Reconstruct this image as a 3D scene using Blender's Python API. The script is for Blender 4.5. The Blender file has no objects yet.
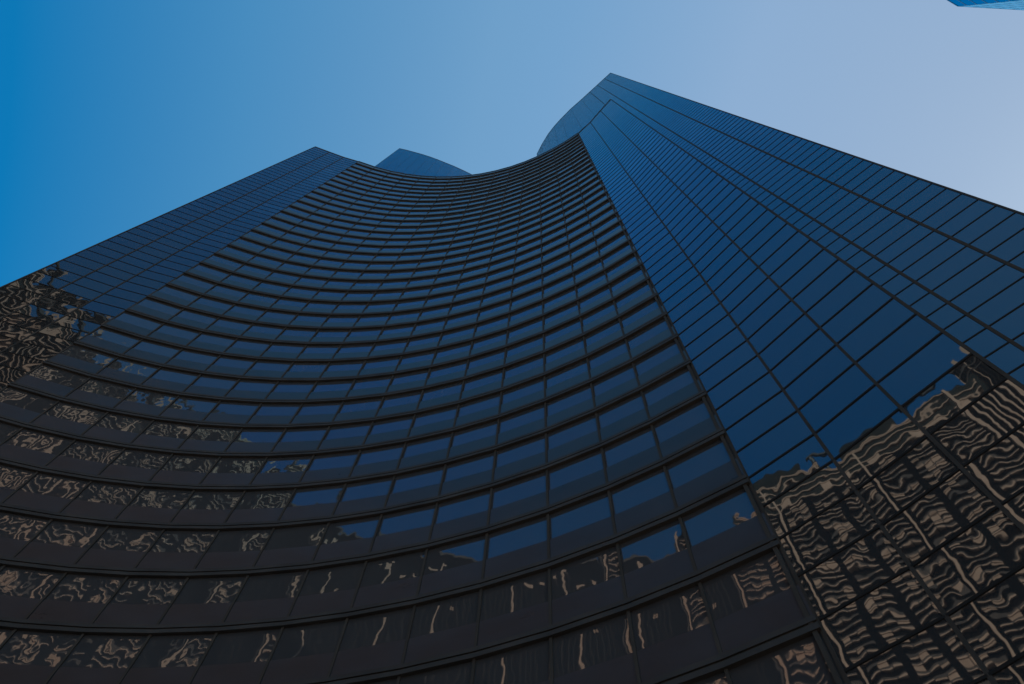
import bpy, bmesh, math, random
from mathutils import Vector, Matrix
random.seed(11)
SC = bpy.context.scene
COL = SC.collection
EYE = 1.7
H1 = 32.55 + 61 * 1.963 + 0.6        # roof of the lower block above the eye
H2 = 298.5                           # roof of the upper tower above the eye
PITCH = 1.963                        # glass panel height on the flat walls
FLOOR = 2 * PITCH

# ------------------------------------------------------------------ materials
def principled(name, col, rough=0.5, spec=0.5, metal=0.0, ior=1.5):
    m = bpy.data.materials.new(name); m.use_nodes = True
    b = m.node_tree.nodes['Principled BSDF']
    b.inputs['Base Color'].default_value = (*col, 1)
    b.inputs['Roughness'].default_value = rough
    b.inputs['Specular IOR Level'].default_value = spec
    b.inputs['Metallic'].default_value = metal
    b.inputs['IOR'].default_value = ior
    return m

def mottled(name, c1, c2, scale, rough=0.5, spec=0.5, r2=None, stretch=(1, 1, 1)):
    m = principled(name, c1, rough, spec)
    nt = m.node_tree; N = nt.nodes; L = nt.links
    b = N['Principled BSDF']
    tc = N.new('ShaderNodeTexCoord'); mp = N.new('ShaderNodeMapping')
    mp.inputs['Scale'].default_value = stretch
    no = N.new('ShaderNodeTexNoise'); no.inputs['Scale'].default_value = scale; no.inputs['Detail'].default_value = 5
    cr = N.new('ShaderNodeValToRGB')
    cr.color_ramp.elements[0].position = 0.3; cr.color_ramp.elements[1].position = 0.7
    cr.color_ramp.elements[0].color = (*c1, 1); cr.color_ramp.elements[1].color = (*c2, 1)
    L.new(tc.outputs['Object'], mp.inputs['Vector']); L.new(mp.outputs['Vector'], no.inputs['Vector'])
    L.new(no.outputs['Fac'], cr.inputs['Fac']); L.new(cr.outputs['Color'], b.inputs['Base Color'])
    if r2 is not None:
        mr = N.new('ShaderNodeMapRange')
        mr.inputs['To Min'].default_value = rough; mr.inputs['To Max'].default_value = r2
        L.new(no.outputs['Fac'], mr.inputs['Value']); L.new(mr.outputs['Result'], b.inputs['Roughness'])
    return m

def glass_material(name, base, ior, rough=0.015, tint=(1, 1, 1), black_lift=(0.034, 0.029, 0.025)):
    """Coated curtain-wall glass. Each pane carries its own slightly off-true normal
    ('pane_normal'), the place of its point on the wall ('pane_uv') and how rolled it is ('wave')."""
    m = principled(name, base, rough, 0.5, 0, ior)
    nt = m.node_tree; N = nt.nodes; L = nt.links
    b = N['Principled BSDF']
    b.inputs['Specular Tint'].default_value = (*tint, 1)
    an = N.new('ShaderNodeAttribute'); an.attribute_name = 'pane_normal'
    au = N.new('ShaderNodeAttribute'); au.attribute_name = 'pane_uv'
    aw = N.new('ShaderNodeAttribute'); aw.attribute_name = 'wave'
    def noise(scale, detail, stretch):
        mp = N.new('ShaderNodeMapping'); mp.inputs['Scale'].default_value = stretch
        no = N.new('ShaderNodeTexNoise'); no.inputs['Scale'].default_value = scale; no.inputs['Detail'].default_value = detail
        L.new(au.outputs['Vector'], mp.inputs['Vector']); L.new(mp.outputs['Vector'], no.inputs['Vector'])
        s = N.new('ShaderNodeVectorMath'); s.operation = 'SUBTRACT'; s.inputs[1].default_value = (.5, .5, .5)
        L.new(no.outputs['Color'], s.inputs[0]); return s
    n1 = noise(1.35, 1.5, (1.0, 0.55, 1.0))
    n2 = noise(2.4, 1.0, (0.7, 1.0, 1.0))
    k2 = N.new('ShaderNodeVectorMath'); k2.operation = 'SCALE'; k2.inputs['Scale'].default_value = 0.34
    L.new(n2.outputs[0], k2.inputs[0])
    sm = N.new('ShaderNodeVectorMath'); sm.operation = 'ADD'
    L.new(n1.outputs[0], sm.inputs[0]); L.new(k2.outputs[0], sm.inputs[1])
    k1 = N.new('ShaderNodeVectorMath'); k1.operation = 'SCALE'
    L.new(sm.outputs[0], k1.inputs[0]); L.new(aw.outputs['Fac'], k1.inputs['Scale'])
    sh = N.new('ShaderNodeVectorMath'); sh.operation = 'MULTIPLY'; sh.inputs[1].default_value = (0.62, 0.62, 1.0)
    L.new(k1.outputs[0], sh.inputs[0])
    ad = N.new('ShaderNodeVectorMath'); ad.operation = 'ADD'
    L.new(an.outputs['Vector'], ad.inputs[0]); L.new(sh.outputs[0], ad.inputs[1])
    nm = N.new('ShaderNodeVectorMath'); nm.operation = 'NORMALIZE'
    L.new(ad.outputs[0], nm.inputs[0]); L.new(nm.outputs[0], b.inputs['Normal'])
    df = N.new('ShaderNodeBsdfDiffuse'); df.inputs['Color'].default_value = (*black_lift, 1)    # even diffuse added to lift the blacks of the glass
    ash = N.new('ShaderNodeAddShader'); L.new(b.outputs[0], ash.inputs[0]); L.new(df.outputs[0], ash.inputs[1])
    L.new(ash.outputs[0], N['Material Output'].inputs['Surface'])
    return m

M = {}
M['glass'] = glass_material('coated_glass', (0.112, 0.124, 0.138), 2.0, tint=(0.05, 0.62, 0.95))
M['window_glass'] = glass_material('coated_window_glass', (0.098, 0.093, 0.094), 2.0, tint=(0.15, 0.60, 0.88), black_lift=(0.062, 0.054, 0.05))
M['wing_glass'] = glass_material('coated_wing_glass', (0.094, 0.088, 0.086), 2.0, tint=(0.30, 0.59, 0.82), black_lift=(0.03, 0.026, 0.023))
GLASS = ('glass', 'window_glass', 'wing_glass')
for k in GLASS: M[k].node_tree.nodes['Principled BSDF'].inputs['Metallic'].default_value = 0.92
M['mullion'] = mottled('bronze_metal', (0.072, 0.056, 0.043), (0.098, 0.077, 0.060), 0.5, 0.7, 0.08, 0.8)
M['ledge'] = mottled('dark_granite_ledge', (0.062, 0.050, 0.041), (0.092, 0.075, 0.061), 0.6, 0.6, 0.18, 0.7)
M['spandrel'] = mottled('dark_polished_granite', (0.030, 0.032, 0.037), (0.042, 0.045, 0.051), 0.35, 0.24, 0.38, 0.36, (1, 1, 2.5))
M['joint'] = principled('black_gasket', (0.033, 0.027, 0.022), 0.7, 0.1)
M['core'] = principled('dark_core', (0.012, 0.012, 0.013), 0.7, 0.2)
M['roof'] = mottled('roof_gravel', (0.12, 0.115, 0.11), (0.2, 0.19, 0.18), 2.0, 0.9, 0.2)
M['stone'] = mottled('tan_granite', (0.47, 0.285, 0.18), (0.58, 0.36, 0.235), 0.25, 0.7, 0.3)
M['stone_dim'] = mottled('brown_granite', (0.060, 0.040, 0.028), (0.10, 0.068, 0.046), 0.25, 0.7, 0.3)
M['rib'] = principled('unlit_bronze_rib', (0.030, 0.024, 0.019), 0.7, 0.05)  # dark tone puts shade into the colour of ribs that face the sun
M['blind'] = mottled('cream_blind', (0.44, 0.27, 0.175), (0.56, 0.355, 0.235), 0.2, 0.8, 0.2)
M['back_glass'] = principled('dark_office_glass', (0.006, 0.0062, 0.0065), 0.6, 0.0)
M['crown_glass'] = mottled('green_crown_glass', (0.011, 0.012, 0.009), (0.020, 0.022, 0.016), 0.2, 0.6, 0.05)
M['painted_steel'] = principled('painted_steel', (0.05, 0.05, 0.045), 0.5, 0.4)
M['sky_toned_blue'] = principled('sky_toned_blue', (0.0, 0.40, 0.80), 0.35, 0.05)  # diffuse blue painted in for the sky the glass would reflect
M['sky_toned_blue'].node_tree.nodes['Principled BSDF'].inputs['Specular Tint'].default_value = (0.02, 0.45, 0.70, 1)
M['blue_mirror'] = principled('blue_mirror_glass', (0.0, 0.40, 0.62), 0.06, 0.5, 1.0)
M['blue_mirror'].node_tree.nodes['Principled BSDF'].inputs['Specular Tint'].default_value = (0.02, 0.5, 0.75, 1)
M['blue_frame'] = principled('blue_frame', (0.0, 0.32, 0.60), 0.35, 0.1)
M['asphalt'] = mottled('asphalt', (0.040, 0.040, 0.042), (0.062, 0.06, 0.06), 3.0, 0.85, 0.3)
M['paving'] = mottled('grey_paving', (0.22, 0.20, 0.185), (0.30, 0.275, 0.25), 0.8, 0.8, 0.3)
M['ground'] = mottled('city_ground', (0.13, 0.12, 0.11), (0.2, 0.185, 0.17), 0.05, 0.9, 0.2)
M['paint'] = principled('white_road_paint', (0.75, 0.74, 0.7), 0.7, 0.3)
M['kerb'] = mottled('kerb_stone', (0.26, 0.25, 0.235), (0.34, 0.325, 0.3), 1.5, 0.8, 0.3)

# ------------------------------------------------------------------ helpers
def link(o, parent=None):
    COL.objects.link(o)
    if parent is not None: o.parent = parent
    return o

def mesh_obj(name, verts, faces, mat, parent=None):
    me = bpy.data.meshes.new(name); me.from_pydata(verts, [], faces); me.update()
    me.materials.append(mat)
    return link(bpy.data.objects.new(name, me), parent)

def thing(name, loc, label, cat, group=None):
    o = bpy.data.objects.new(name, None); o.location = loc; o.empty_display_size = 2
    o['label'] = label; o['category'] = cat
    if group: o['group'] = group
    return link(o)

class MB:
    """collects boxes and prisms, builds ONE mesh"""
    def __init__(s): s.v = []; s.f = []
    def prism(s, base, z0, z1):
        n = len(base); k = len(s.v)
        a = sum(base[i][0] * base[(i + 1) % n][1] - base[(i + 1) % n][0] * base[i][1] for i in range(n))
        if a < 0: base = base[::-1]
        s.v += [(x, y, z0) for x, y in base] + [(x, y, z1) for x, y in base]
        s.f.append(tuple(range(k + n - 1, k - 1, -1))); s.f.append(tuple(range(k + n, k + 2 * n)))
        for i in range(n):
            j = (i + 1) % n; s.f.append((k + i, k + j, k + n + j, k + n + i))
        return s
    def slab(s, a, b, n, d0, d1, z0, z1):
        """box along a..b, from d0 to d1 along the outward normal n"""
        p = [(a[0] + n[0] * d0, a[1] + n[1] * d0), (b[0] + n[0] * d0, b[1] + n[1] * d0),
             (b[0] + n[0] * d1, b[1] + n[1] * d1), (a[0] + n[0] * d1, a[1] + n[1] * d1)]
        return s.prism(p, z0, z1)
    def quad(s, pts):
        k = len(s.v); s.v += [tuple(p) for p in pts]; s.f.append((k, k + 1, k + 2, k + 3)); return s
    def build(s, name, mat, parent=None): return mesh_obj(name, s.v, s.f, mat, parent)

V2 = lambda x, y: Vector((x, y))
def outward(a, b, toward=Vector((0, 0))):
    t = (b - a).normalized(); n = Vector((-t.y, t.x))
    if n.dot(toward - (a + b) / 2) < 0: n = -n
    return t, n

# ------------------------------------------------------------------ plan of the tower (camera stands at 0,0)
CC = V2(-22.57, -23.73); RR = 51.75
ANG = [50.31, 53.98, 57.3, 60.97, 64.69, 68.37, 72.12, 75.71, 79.41, 83.1, 86.8, 90.5, 94.2, 98.0, 102.0, 106.2]
ARC = [CC + RR * V2(math.cos(math.radians(a)), math.sin(math.radians(a))) for a in ANG]
WA = [ARC[0], V2(12.72, 13.66), V2(14.55, 11.18), V2(16.42, 8.76)]
WL = [ARC[-1], V2(-40.25, 25.3), V2(-43.3, 24.45), V2(-46.5, 23.55)]
WB = [V2(30.70, 7.10), V2(28.45, 9.45), V2(25.90, 12.13), V2(23.2, 14.95), V2(20.1, 18.2), V2(16.2, 22.1), V2(12.6, 26.3),
      V2(10.1, 29.5), V2(7.9, 32.8), V2(5.7, 37.1), V2(3.9, 41.4)]
WW = [V2(-54.7, 43.8), V2(-51.4, 44.25), V2(-48.1, 44.85), V2(-44.9, 45.45), V2(-41.6, 46.2), V2(-38.3, 47.1), V2(-35.0, 48.1), V2(-31.1, 49.3), V2(-27.2, 50.7), V2(-23.3, 52.2)]

Z = lambda h: h + EYE
tower = thing('skyscraper', (-15, 45, 0),
              'dark glass skyscraper with a concave curved front and a taller tower rising behind', 'skyscraper')
TP = Vector(tower.location)
def T(o):                       # parent keeping world placement
    o.parent = tower; o.location = -TP; return o

# solid bodies, drawn a little behind the cladding
def inset(poly, d):
    res = []
    n = len(poly); a = sum(poly[i].x * poly[(i + 1) % n].y - poly[(i + 1) % n].x * poly[i].y for i in range(n))
    sg = 1 if a > 0 else -1
    for i in range(n):
        p, q, r = poly[i - 1], poly[i], poly[(i + 1) % n]
        t1 = (q - p).normalized(); t2 = (r - q).normalized()
        n1 = V2(-t1.y, t1.x) * sg; n2 = V2(-t2.y, t2.x) * sg
        m = (n1 + n2).normalized(); c = max(0.35, m.dot(n1))
        res.append(q + m * (d / c))
    return res
low = list(reversed(WL)) + list(reversed(ARC))[1:] + WA[1:] + [V2(23.6, 14.3), V2(30, 45), V2(20, 80), V2(-40, 80), V2(-58, 42)]
upp = WW + [V2(-13.5, 56.6), V2(-5, 61.2), V2(-0.5, 62), V2(0.6, 55), V2(2, 48)] + list(reversed(WB)) + [V2(52, 36), V2(45, 90), V2(-20, 105), V2(-72, 78)]
b = MB(); b.prism([tuple(p) for p in inset(low, 0.62)], 0, Z(H1) - 0.5); T(b.build('lower_block', M['core']))
b = MB(); b.prism([tuple(p) for p in inset(upp, 0.35)], 0, Z(H2) - 0.6); T(b.build('upper_block', M['core']))
b = MB(); b.prism([tuple(p) for p in inset(low, 0.8)], Z(H1) - 0.48, Z(H1) - 0.2); T(b.build('roof', M['roof']))
b = MB(); b.prism([tuple(p) for p in inset(upp, 0.8)], Z(H2) - 0.58, Z(H2) - 0.3); T(b.build('roof', M['roof']))

# ------------------------------------------------------------------ glass panes
CAMP = Vector((0, 0, EYE))
def pane_data(a, b, n, depth, z0, z1, turn, wave, tilt):
    """one pane: corners + its glass normal"""
    A = a + n * depth; B = b + n * depth
    t = (b - a).normalized()
    g = Vector((n.x, n.y, 0))
    g = Matrix.Rotation(math.radians(turn + random.gauss(0, tilt)), 3, 'Z') @ g
    g.z = random.gauss(0, math.radians(tilt)); g.normalize()
    sd = random.uniform(0, 900)
    w = (b - a).length
    return dict(q=[(A.x, A.y, z0), (B.x, B.y, z0), (B.x, B.y, z1), (A.x, A.y, z1)],
                g=g, uv=[(sd, z0, sd), (sd + w, z0, sd), (sd + w, z1, sd), (sd, z1, sd)],
                wave=wave * random.uniform(0.65, 1.35), n=n)

def project(p):
    v = CAMI @ Vector(p)
    if v.z > -0.1: return None
    return (512 + 683 * v.x / -v.z, 342 - 683 * v.y / -v.z)
def screen_area(pane):
    pts = [project(p) for p in pane['q']]
    if any(p is None for p in pts): return 0
    ar = abs(sum(pts[i][0] * pts[(i + 1) % 4][1] - pts[(i + 1) % 4][0] * pts[i][1] for i in range(4))) / 2
    cx = sum(p[0] for p in pts) / 4; cy = sum(p[1] for p in pts) / 4
    return ar if (-20 < cx < 1044 and -20 < cy < 704) else ar * 1e-4

def panes_mesh(name, panes):
    vs = []; fs = []; gn = []; uv = []; wv = []
    for p in panes:
        k = len(vs); q = p['q']
        vs += q
        e1 = Vector(q[1]) - Vector(q[0]); e2 = Vector(q[3]) - Vector(q[0])
        nn = e1.cross(e2)
        flip = nn.x * p['n'].x + nn.y * p['n'].y < 0
        fs.append((k, k + 3, k + 2, k + 1) if flip else (k, k + 1, k + 2, k + 3))
        gn += [tuple(p['g'])] * 4; uv += p['uv']; wv += [p['wave']] * 4
    o = mesh_obj(name, vs, fs, M[GLASS[panes[0].get('m', 0)]])
    me = o.data
    if len({p.get('m') for p in panes}) > 1:
        me.materials.clear()
        for k in GLASS: me.materials.append(M[k])
        me.polygons.foreach_set('material_index', [p.get('m', 0) for p in panes])
    a = me.attributes.new('pane_normal', 'FLOAT_VECTOR', 'POINT'); a.data.foreach_set('vector', [c for g in gn for c in g])
    a = me.attributes.new('pane_uv', 'FLOAT_VECTOR', 'POINT'); a.data.foreach_set('vector', [c for g in uv for c in g])
    a = me.attributes.new('wave', 'FLOAT', 'POINT'); a.data.foreach_set('value', wv)
    return T(o)

# camera matrix (needed for choosing the largest panes)
VPX, VPY, F = 536.5, 47.5, 683.0
up = Vector(((VPX - 512) / F, -(VPY - 342) / F, -1)).normalized()
fw = Vector((0, 0, -1)); yy = (fw - up * fw.dot(up)).normalized(); xx = yy.cross(up)
RW = Matrix((xx, yy, up))                    # camera axes -> world axes
CAMM = RW.to_4x4(); CAMM.translation = CAMP
CAMI = CAMM.inverted()

def emit_parts(name, panes, keep=100):
    panes.sort(key=lambda p: -screen_area(p))
    for p in panes[:keep]: panes_mesh(name, [p])
    if panes[keep:]:
        o = panes_mesh(name + '_array', panes[keep:]); o['kind'] = 'stuff'

def emit_bars(name, bars, mat, keep=100):
    """bars: (screen size, MB)"""
    bars.sort(key=lambda t: -t[0])
    for s, mb in bars[:keep]: T(mb.build(name, mat))
    if bars[keep:]:
        r = MB()
        for s, mb in bars[keep:]:
            k = len(r.v); r.v += mb.v; r.f += [tuple(i + k for i in f) for f in mb.f]
        o = T(r.build(name + '_array', mat)); o['kind'] = 'stuff'

# ------------------------------------------------------------------ curved front: window / sill band / ledge on every floor
Z0 = 32.15                                   # underside of a ledge above the eye
windows = []
KS = range(-8, 31)
TURN = [10.2, 10.0, 9.4, 9.1, 8.8, 8.7, 8.5, 8.4, 7.6, 6.0, 3.5, 1.5, 0.0, 0.0, 0.0]
for k in KS:
    zl = Z(Z0 + FLOOR * k)                   # ledge underside
    ztop = zl + FLOOR if k < KS[-1] else Z(H1)
    sp = MB(); le = MB(); hd = MB()
    for i in range(15):
        a, bb = ARC[i], ARC[i + 1]
        t, n = outward(a, bb)
        aa = a - t * 0.0; be = bb
        le.slab(a, bb, n, -0.55, 0.18, zl, zl + 0.22)                  # lower lip
        le.slab(a, bb, n, -0.55, 0.08, zl + 0.225, zl + 0.34)          # groove
        le.slab(a, bb, n, -0.55, 0.15, zl + 0.345, zl + 0.56)          # upper lip
        sp.slab(a, bb, n, -0.55, 0.03, zl + 0.565, zl + 2.0)
        if k < KS[-1]:
            windows.append(pane_data(a, bb, n, -0.02, zl + 1.95, ztop - 0.004, -TURN[i],
                                     0.020 + 0.022 * max(0, (i - 4) / 10) , 0.35))
    if k < KS[-1]:
        T(sp.build('spandrel_band', M['spandrel'])); T(le.build('ledge', M['ledge']))
    else:
        T(le.build('ledge', M['ledge']))
        sp = MB()
        for i in range(15):
            t, n = outward(ARC[i], ARC[i + 1])
            sp.slab(ARC[i], ARC[i + 1], n, -0.55, 0.03, zl + 0.565, Z(H1) - 0.35)
        T(sp.build('spandrel_band', M['spandrel']))
        cp = MB()
        for i in range(15):
            t, n = outward(ARC[i], ARC[i + 1])
            cp.slab(ARC[i], ARC[i + 1], n, -0.9, 0.12, Z(H1) - 0.345, Z(H1))
        T(cp.build('coping', M['ledge']))
for p in windows: p['m'] = 1
emit_parts('window', windows)
pl = MB()
for i in range(15):
    t, n = outward(ARC[i], ARC[i + 1])
    pl.slab(ARC[i], ARC[i + 1], n, -0.55, 0.05, 0.0, Z(Z0 + FLOOR * KS[0]) - 0.004)
T(pl.build('plinth', M['spandrel']))
for i in range(1, 15):
    p = ARC[i]; n = (CC - p).normalized(); t = V2(-n.y, n.x)
    m = MB(); m.slab(p - t * 0.065, p + t * 0.065, n, -0.5, 0.075, 0, Z(H1) - 0.36); T(m.build('mullion', M['mullion']))

# ------------------------------------------------------------------ flat walls
glass_panels = []; transoms = []
def flat_wall(pts, h_line, top, wave, tilt, edge0=True, edge1=True, side=1, m=0, mw=0.14, proud=0.035, joint=0.047, hmin=0.0, turn=0.0, corner0=None):
    """row of bays; panes PITCH high between thin dark joints"""
    for i in range(len(pts) - 1):
        a, bb = pts[i], pts[i + 1]
        t, n = outward(a, bb)
        n = n * side
        k = math.ceil((hmin - h_line) / PITCH)
        z = h_line + k * PITCH
        back = MB(); back.slab(a, bb, n, -0.34, -0.03, Z(hmin) if hmin else 0, Z(top) - 0.1)
        T(back.build('wall_panel', M['joint']))
        prev = hmin - EYE if not hmin else hmin
        lines = []
        while z < top - 0.3: lines.append(z); z += PITCH
        lines.append(top)
        for zz in lines:
            g = pane_data(a, bb, n, 0.0, Z(prev) + joint, Z(zz) - joint, turn, wave, tilt); g['m'] = m
            if m == 2: g['uv'] = [(u[0] * .36, u[1] * .36, u[2]) for u in g['uv']]
            glass_panels.append(g)
            jb = MB(); jb.slab(a, bb, n, -0.029, 0.034, Z(zz) - joint, Z(zz) + joint)
            d = (a + bb).length / 2
            transoms.append((d / (d * d + zz * zz) if zz < top else 0, jb))
            prev = zz
    for i, p in enumerate(pts):
        if i == 0: t, n = outward(pts[0], pts[1])
        elif i == len(pts) - 1: t, n = outward(pts[-2], pts[-1])
        else:
            t, n = outward(pts[i - 1], pts[i + 1])
        n = n * side
        w = mw
        if (i == 0 and not edge0) or (i == len(pts) - 1 and not edge1): w = 0.07
        mu = MB(); mu.slab(p - t * w, p + t * w, n, -0.3, proud, Z(hmin) if hmin else 0, Z(top) - 0.02)
        T(mu.build('mullion', M['mullion']))

flat_wall(WA, 32.55, H1 - 1.0, 0.017, 0.22, mw=0.065)
flat_wall(WL, 32.55, H1 - 0.5, 0.065, 0.5, mw=0.07, joint=0.035, m=2, edge0=False, edge1=False)
flat_wall(WB[:4], 63.0, H2 - 0.6, 0.05, 0.22, mw=0.095, edge0=False)
flat_wall(WB[3:], 63.0, H2 - 0.6, 0.05, 0.22, hmin=150, mw=0.03, proud=0.005)
flat_wall(WW, 63.0, H2 - 0.6, 0.05, 0.25, hmin=150, mw=0.03, proud=0.005, edge0=False)
def bays(p, q, n):
    p = p + (q - p).normalized() * 0.32
    return [p + (q - p) * (i / n) for i in range(n + 1)]
SIDE_R = bays(WB[0], V2(52, 36), 11); SIDE_L = bays(WL[-1], V2(-58, 42), 7); SIDE_A = bays(WA[-1], V2(23.6, 14.3), 3)
flat_wall(SIDE_R, 63.0, H2 - 0.6, 0.04, 0.25, side=-1, mw=0.08, proud=0.02, edge0=False)
flat_wall(SIDE_L, 32.55, H1 - 0.5, 0.04, 0.25, side=-1, mw=0.08, proud=0.02, edge0=False)
flat_wall(SIDE_A, 32.55, H1 - 1.0, 0.04, 0.25, side=-1, mw=0.08, proud=0.02, edge0=False)
emit_parts('glass_panel', glass_panels)
emit_bars('transom', transoms, M['joint'])
for pts, top in ((WA, H1), (WL, H1), (WB, H2), (WW, H2)):
    cp = MB()
    for i in range(len(pts) - 1):
        t, n = outward(pts[i], pts[i + 1])
        cp.slab(pts[i], pts[i + 1], n, -0.7, 0.06, Z(top) - (1.05 if pts is WA else 0.55), Z(top))
    T(cp.build('coping', M['ledge']))
# corner pier where the curved front meets the flat wall, and the end posts
for p, q, nm in ((ARC[0], ARC[1], 'corner_pier'),):
    t, n = outward(p, q)
    m = MB(); m.slab(p + t * 0.14, p + t * 0.30, n, -0.5, 0.12, 0, Z(H1) - 0.36); T(m.build(nm, M['mullion']))

# ------------------------------------------------------------------ tan office tower across the city, seen mirrored in the glass
K = V2(-152.0, -47.6)
az = math.radians(62); n1 = V2(math.sin(az), math.cos(az)); d1 = V2(n1.y, -n1.x)      # sunny face runs along d1
d2 = V2(-0.966, -0.259); n2 = V2(-0.259, 0.966)
FH = 3.05; MAIN = 227.0; CROWN = 253.0
stone_tower = thing('office_tower', (K.x, K.y, 0), 'tall tan stone office tower with bright piers and dark windows facing the skyscraper', 'office tower')
SP = Vector(stone_tower.location)
def S(o): o.parent = stone_tower; o.location = -SP; return o
L1 = 92.0
p0, p1 = K, K + d1 * L1
b = MB(); b.prism([tuple(p0 - n1 * .5 - n2 * .0), tuple(p1 - n1 * .5), tuple(p1 - n1 * 46), tuple(K + d2 * 125 - n1 * 20), tuple(K + d2 * 125 - n2 * .5)], 0, MAIN)
S(b.build('wall', M['back_glass']))
c0, c1 = K + d1 * 4 - n1 * 5, K + d1 * 88 - n1 * 5
b = MB(); b.prism([tuple(c0), tuple(c1), tuple(c1 - n1 * 34), tuple(c0 - n1 * 34)], MAIN, CROWN - 8); S(b.build('crown', M['crown_glass']))
b = MB(); b.prism([tuple(c0 + d1 * 14 - n1 * 4), tuple(c0 + d1 * 40 - n1 * 4), tuple(c0 + d1 * 40 - n1 * 26), tuple(c0 + d1 * 14 - n1 * 26)], CROWN - 8, CROWN + 4); S(b.build('plant_room', M['crown_glass']))
for z in (MAIN + 2, MAIN + 5.5, MAIN + 9, MAIN + 12.5, MAIN + 16, CROWN - 9):
    b = MB(); b.slab(c0 + d1 * random.uniform(0, 3), c1 - d1 * random.uniform(0, 20), n1, -0.5, 0.5, z, z + 0.6); S(b.build('crown_rail', M['stone']))
for s, e in ((8, 14), (22, 27), (40, 44), (58, 66), (72, 76)):
    b = MB(); b.slab(c0 + d1 * s, c0 + d1 * e, n1, -0.4, 0.3, MAIN + 6.2, MAIN + 8.9); S(b.build('crown_panel', M['stone']))
piers = [(0.0, 0.7, 228), (23.5, 0.8, 236), (58.5, 1.1, 240), (74.0, 1.1, 240), (91.0, 1.6, 228)]
for s, w, h in piers:
    b = MB(); b.slab(K + d1 * s, K + d1 * (s + w), n1, -0.5, 1.1, 0, h); S(b.build('pier', M['stone']))
groups = [(1.6, 10.6), (12.8, 22.4), (25.6, 34.8), (37.4, 46.2), (48.6, 57.6), (61.4, 73.4), (76.8, 90.4)]
nf = int(MAIN // FH)
for f in range(nf):
    b = MB()
    dm = MB()
    for gi, (s, e) in enumerate(groups[:6]):
        dm.slab(K + d1 * s, K + d1 * e, n1, -0.42, 0.12, f * FH + 0.02, f * FH + 1.05)
        h = 0.42 if gi < 5 else 0.5
        w = (e - s) / 3
        for j in range(3):
            if gi < 5 and random.random() < 0.14: continue       # bays without a light band
            b.slab(K + d1 * (s + j * w + (.45 if j else 0)), K + d1 * (s + (j + 1) * w), n1, -0.45, 0.28, f * FH, f * FH + h * random.choice((.7, .9, 1.2)))
    S(b.build('floor_band', M['stone'])); S(dm.build('spandrel_panel', M['stone_dim']))
bl = []
for f in range(18, nf):
    for gi, (s, e) in enumerate(groups[:5]):
        w = (e - s) / 3
        for j in range(3):
            if random.random() < 0.26:
                m = MB(); hh = random.choice((0.7, 1.1, 1.1, 1.8))
                m.slab(K + d1 * (s + j * w + .12), K + d1 * (s + (j + 1) * w - .12), n1, -0.3, 0.05, f * FH + FH - hh, f * FH + FH - .03)
                bl.append((f, m))
bl.sort(key=lambda t: -t[0])
for f, m in bl[:100]: S(m.build('blind', M['blind']))
r = MB()
for f, m in bl[100:]:
    k = len(r.v); r.v += m.v; r.f += [tuple(i + k for i in q) for q in m.f]
if r.v: o = S(r.build('blind_array', M['blind'])); o['kind'] = 'stuff'
b = MB(); q = K + d2 * 33; b.slab(q, q + d2 * 0.9, n2, -0.45, 2.2, 0, MAIN - 1); S(b.build('pier', M['stone']))
for j in range(6):
    b = MB(); b.slab(K + d1 * (77.2 + j * 2.3), K + d1 * (77.9 + j * 2.3), n1, -0.45, 0.6, 0, MAIN - 1); S(b.build('pier', M['stone']))
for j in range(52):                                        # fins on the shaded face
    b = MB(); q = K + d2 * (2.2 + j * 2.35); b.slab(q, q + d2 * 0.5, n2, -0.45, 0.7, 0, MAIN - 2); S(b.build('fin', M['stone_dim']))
crane = thing('roof_crane', (c0.x + d1.x * 46, c0.y + d1.y * 46, CROWN - 8), 'slender grey maintenance crane jutting from the roof of the tan tower', 'crane')
def beam(p, q, r, name, mat, parent):
    m = bmesh.new(); d = q - p
    bmesh.ops.create_cone(m, cap_ends=True, segments=8, radius1=r, radius2=r * .7, depth=d.length)
    m.transform(Matrix.Translation((p + q) / 2) @ d.to_track_quat('Z', 'Y').to_matrix().to_4x4())
    me = bpy.data.meshes.new(name); m.to_mesh(me); m.free(); me.materials.append(mat)
    return link(bpy.data.objects.new(name, me), parent)
J0 = Vector((-d1.x * 2, -d1.y * 2, 6.6)); J1 = Vector((d1.x * 27, d1.y * 27, 8.4))
beam(Vector((0, 0, 0)), Vector((0, 0, 6.4)), .9, 'mast', M['painted_steel'], crane)
beam(J0, J1, 1.3, 'jib', M['painted_steel'], crane)
beam(J0 + Vector((0, 0, 1.5)), J1 + Vector((0, 0, 1.2)), .3, 'rail', M['blind'], crane)

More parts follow.
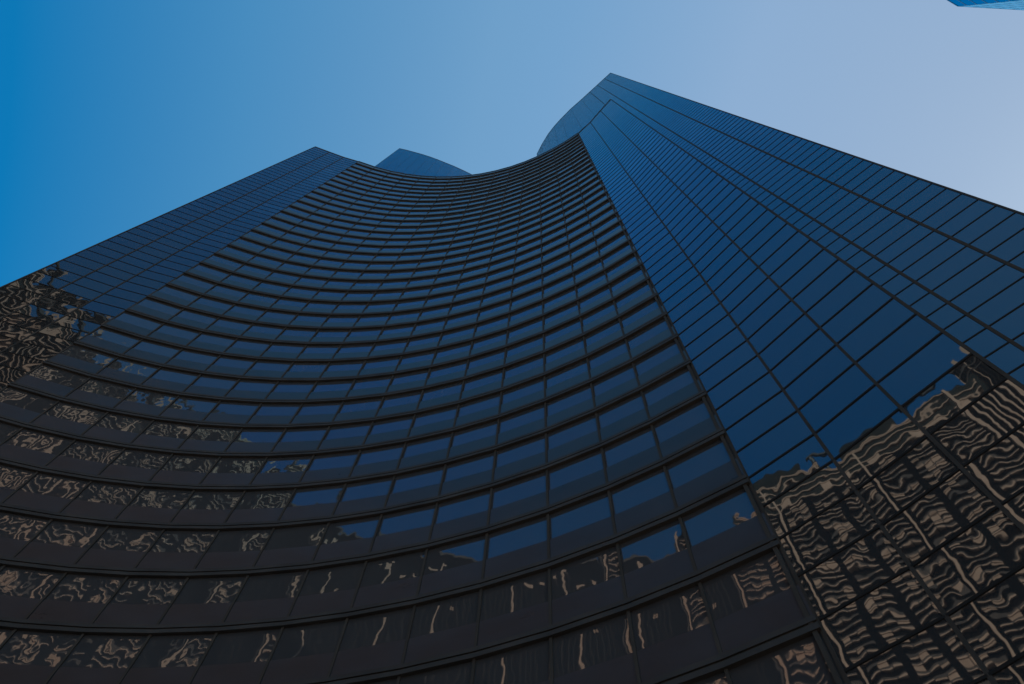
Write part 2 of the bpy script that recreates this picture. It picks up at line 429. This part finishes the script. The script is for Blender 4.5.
# darker bronze towers either side of it, dark materials giving sunlit fronts an unlit look
def ribbed_tower(base, azd, w0, w1, depth, top, label, crown):
    q0 = base; az2 = math.radians(azd); m1 = V2(math.sin(az2), math.cos(az2)); e1 = V2(m1.y, -m1.x)
    root = thing('office_tower', (q0.x, q0.y, 0), label, 'office tower')
    DP = Vector(root.location)
    def D(o): o.parent = root; o.location = -DP; return o
    a0, a1 = q0 - e1 * w0, q0 + e1 * w1
    b = MB(); b.prism([tuple(a0), tuple(a1), tuple(a1 - m1 * depth), tuple(a0 - m1 * depth)], 0, top); D(b.build('wall', M['back_glass']))
    n = int((w0 + w1) / 1.96)
    for j in range(n):
        b = MB(); b.slab(a0 + e1 * (j * 1.96), a0 + e1 * (j * 1.96 + .4), m1, 0.01, .5, 0, top - 6)
        D(b.build('rib', M['stone'] if (crown and j % 4 == 0) else M['rib']))
    if crown:
        for z in (top - 18, top - 11, top - 4.5):
            b = MB(); b.slab(a0, a1, m1, .02, .8, z, z + 1.2); D(b.build('crown_band', M['stone_dim']))
        for j in range(int((w0 + w1) / 7)):
            b = MB(); b.slab(a0 + e1 * (3 + j * 7), a0 + e1 * (5.0 + j * 7), m1, .02, 1.0, top - 2, top + 4 + (j % 3) * 2); D(b.build('crown_fin', M['stone']))
    else:
        b = MB(); b.slab(a0, a1, m1, -1, .9, top + .01, top + 1.5); D(b.build('parapet', M['stone_dim']))
        for j in range(11):
            u = 1.5 + j * 5.0
            b = MB(); b.slab(a0 + e1 * u, a0 + e1 * (u + random.uniform(1.2, 3.6)), m1, .01, .7, top - 13 + 3 * (j % 3), top - 11.6 + 3 * (j % 3)); D(b.build('crown_panel', M['stone']))
        for j in range(26):
            u = random.uniform(4, w0 + w1 - 4); z = top - 18 - 3.6 * random.randint(0, 34)
            b = MB(); b.slab(a0 + e1 * u, a0 + e1 * (u + random.uniform(.7, 1.5)), m1, .01, .55, z, z + 2.2); D(b.build('blind', M['blind']))
        for u in (w0 + 19.5, w0 - 6):
            b = MB(); b.slab(a0 + e1 * u, a0 + e1 * (u + .75), m1, .01, .9, 0, top - 5); D(b.build('pier', M['stone']))
    return root
ribbed_tower(V2(-139, -163), 38, 13, 36, 45, 314, 'dark bronze office tower with thin ribs and a pale stepped crown', True)
ribbed_tower(V2(-165, -14), 76, 22, 34.4, 40, 219, 'dark ribbed office tower with a plain flat parapet north of the tan tower', False)

# ------------------------------------------------------------------ blue tower at the top right of the view
HB = 180.0; sc_ = HB / 100
g0 = V2(53.75, -9.0) * sc_; g1 = V2(62.3, -9.2) * sc_; gm = V2(52.2, -9.6) * sc_
ed = (g1 - g0).normalized(); en = V2(-ed.y, ed.x)
if en.y < 0: en = -en
ec = (gm - g0).normalized(); cn = V2(-ec.y, ec.x)
if cn.x > 0: cn = -cn
blue_tower = thing('glass_tower', (g0.x, g0.y, 0), 'bright blue glass tower just entering at the upper corner of the sky', 'glass tower')
BP = Vector(blue_tower.location)
def Bq(o): o.parent = blue_tower; o.location = -BP; return o
gE = g0 + ed * 46; gC = g0 + ec * 9
b = MB(); b.prism([tuple(g0), tuple(gE), tuple(gE - en * 40), tuple(gC - en * 36), tuple(gC)], 0, Z(HB) - .4); Bq(b.build('wall', M['blue_mirror']))
b = MB(); b.slab(g0 + ed * .05, gE, en, -.3, .002, 0, Z(HB) - .41); Bq(b.build('sky_tone_panel', M['sky_toned_blue']))  # added slab carrying the painted sky reflection of this face
b = MB(); b.slab(g0, gE, en, -.5, .05, Z(HB) - .395, Z(HB)); b.slab(g0, gC, cn, -.5, .05, Z(HB) - .395, Z(HB)); Bq(b.build('coping', M['blue_frame']))
for f in range(45):
    z = Z(HB) - 3.9 - f * 3.9
    if z < 3: break
    b = MB(); b.slab(g0, gE, en, .003, .03, z, z + .4); b.slab(g0 + ec * .02, gC, cn, .003, .03, z, z + .4); Bq(b.build('floor_band', M['blue_frame']))
for j in range(16):
    b = MB(); q = g0 + ed * (j * 3.0); b.slab(q, q + ed * .15, en, .003, .04, 0, Z(HB) - .4); Bq(b.build('mullion', M['blue_frame']))

# ------------------------------------------------------------------ ground
def sheet(name, pts, z, mat):
    o = mesh_obj(name, [(x, y, z) for x, y in pts], [tuple(range(len(pts)))], mat); o['kind'] = 'structure'; return o
sheet('ground', [(-3000, -3000), (3000, -3000), (3000, 3000), (-3000, 3000)], -0.15, M['ground'])
tA = V2(0.609, -0.793); nA = V2(-0.793, -0.609)            # streets run along the flat wall
def along(s, d): return tuple(tA * s + nA * d)
def pave(name, s0, s1, d_0, d_1, z0, z1, mat):
    m = MB(); m.prism([along(s0, d_0), along(s1, d_0), along(s1, d_1), along(s0, d_1)], z0, z1); o = m.build(name, mat); o['kind'] = 'structure'; return o
pave('pavement', -260, 260, -60, 8.0, -0.14, 0.0, M['paving'])
pave('kerb', -260, 260, 8.01, 8.31, -0.14, 0.004, M['kerb'])
sheet('road', [along(-260, 8.3), along(260, 8.3), along(260, 22.3), along(-260, 22.3)], -0.136, M['asphalt'])
pave('kerb', -260, 260, 22.31, 22.61, -0.14, 0.004, M['kerb'])
pave('pavement', -260, 260, 22.62, 60, -0.14, 0.0, M['paving'])
mk = MB()
for j in range(-40, 41):
    mk.prism([along(j * 6, 15.2), along(j * 6 + 3, 15.2), along(j * 6 + 3, 15.35), along(j * 6, 15.35)], -0.132, -0.130)
o = mk.build('road_marking', M['paint']); o['kind'] = 'structure'

# ------------------------------------------------------------------ light
SUN_AZ, SUN_EL = 76.0, 36.0
w = bpy.data.worlds.new('World'); SC.world = w; w.use_nodes = True
nt = w.node_tree; N = nt.nodes; L = nt.links
bg = N['Background']; bg.inputs['Strength'].default_value = 0.14
sky = N.new('ShaderNodeTexSky'); sky.sky_type = 'NISHITA'; sky.sun_disc = False
sky.sun_elevation = math.radians(SUN_EL); sky.sun_rotation = math.radians(SUN_AZ)
sky.air_density = 1.0; sky.dust_density = 1.0; sky.ozone_density = 1.5; sky.altitude = 0
ga = N.new('ShaderNodeGamma'); ga.inputs['Gamma'].default_value = 0.4          # softens the glare round the sun
L.new(sky.outputs['Color'], ga.inputs['Color'])
tc = N.new('ShaderNodeTexCoord'); dt = N.new('ShaderNodeVectorMath'); dt.operation = 'DOT_PRODUCT'
dt.inputs[1].default_value = (math.sin(math.radians(82)), math.cos(math.radians(82)), 0)
L.new(tc.outputs['Generated'], dt.inputs[0])
mr = N.new('ShaderNodeMapRange'); mr.inputs['From Min'].default_value = -1; mr.inputs['From Max'].default_value = 1
L.new(dt.outputs['Value'], mr.inputs['Value'])
cr = N.new('ShaderNodeValToRGB'); cr.color_ramp.interpolation = 'EASE'
while len(cr.color_ramp.elements) > 1: cr.color_ramp.elements.remove(cr.color_ramp.elements[0])
SKY = [(-.95, (.02, .75, 1.6)), (-.57, (.025, .91, 1.79)), (-.36, (.39, 1.3, 2.02)), (-.06, (.88, 1.62, 2.16)), (.03, (.92, 1.62, 2.16)), (.27, (1.205, 1.67, 2.08)), (.53, (1.08, 1.415, 1.76)), (.95, (1.0, 1.2, 1.4))]
for j, (t, c) in enumerate(SKY):
    e = cr.color_ramp.elements[0] if j == 0 else cr.color_ramp.elements.new((t + 1) / 2)
    e.position = (t + 1) / 2; e.color = (*[x / 2.5 for x in c], 1)
cr.color_ramp.interpolation = 'LINEAR'
L.new(mr.outputs['Result'], cr.inputs['Fac'])
ml = N.new('ShaderNodeVectorMath'); ml.operation = 'MULTIPLY'
L.new(ga.outputs['Color'], ml.inputs[0]); L.new(cr.outputs['Color'], ml.inputs[1])
sc2 = N.new('ShaderNodeVectorMath'); sc2.operation = 'SCALE'; sc2.inputs['Scale'].default_value = 2.5
L.new(ml.outputs[0], sc2.inputs[0]); L.new(sc2.outputs[0], bg.inputs['Color'])
sl = bpy.data.lights.new('sun', 'SUN'); sl.energy = 5.0; sl.angle = math.radians(0.5); sl.color = (1.0, 0.91, 0.80)
so = link(bpy.data.objects.new('sun', sl))
sd = Vector((math.sin(math.radians(SUN_AZ)) * math.cos(math.radians(SUN_EL)), math.cos(math.radians(SUN_AZ)) * math.cos(math.radians(SUN_EL)), math.sin(math.radians(SUN_EL))))
so.rotation_euler = sd.to_track_quat('Z', 'Y').to_euler(); so.location = sd * 400

# ------------------------------------------------------------------ camera
cam = bpy.data.cameras.new('camera'); co = link(bpy.data.objects.new('camera', cam))
cam.sensor_width = 36; cam.lens = F * 36 / 1024; cam.clip_end = 6000; cam.clip_start = 0.1
co.matrix_world = CAMM
SC.camera = co
SC.view_settings.view_transform = 'Standard'; SC.view_settings.look = 'None'
SC.view_settings.exposure = 0.5; SC.view_settings.gamma = 1.0
SC.cycles.use_denoising = True
SC.cycles.max_bounces = 6; SC.cycles.glossy_bounces = 4; SC.cycles.diffuse_bounces = 3
SC.cycles.caustics_reflective = False; SC.cycles.caustics_refractive = False
SC.cycles.sample_clamp_indirect = 4.0
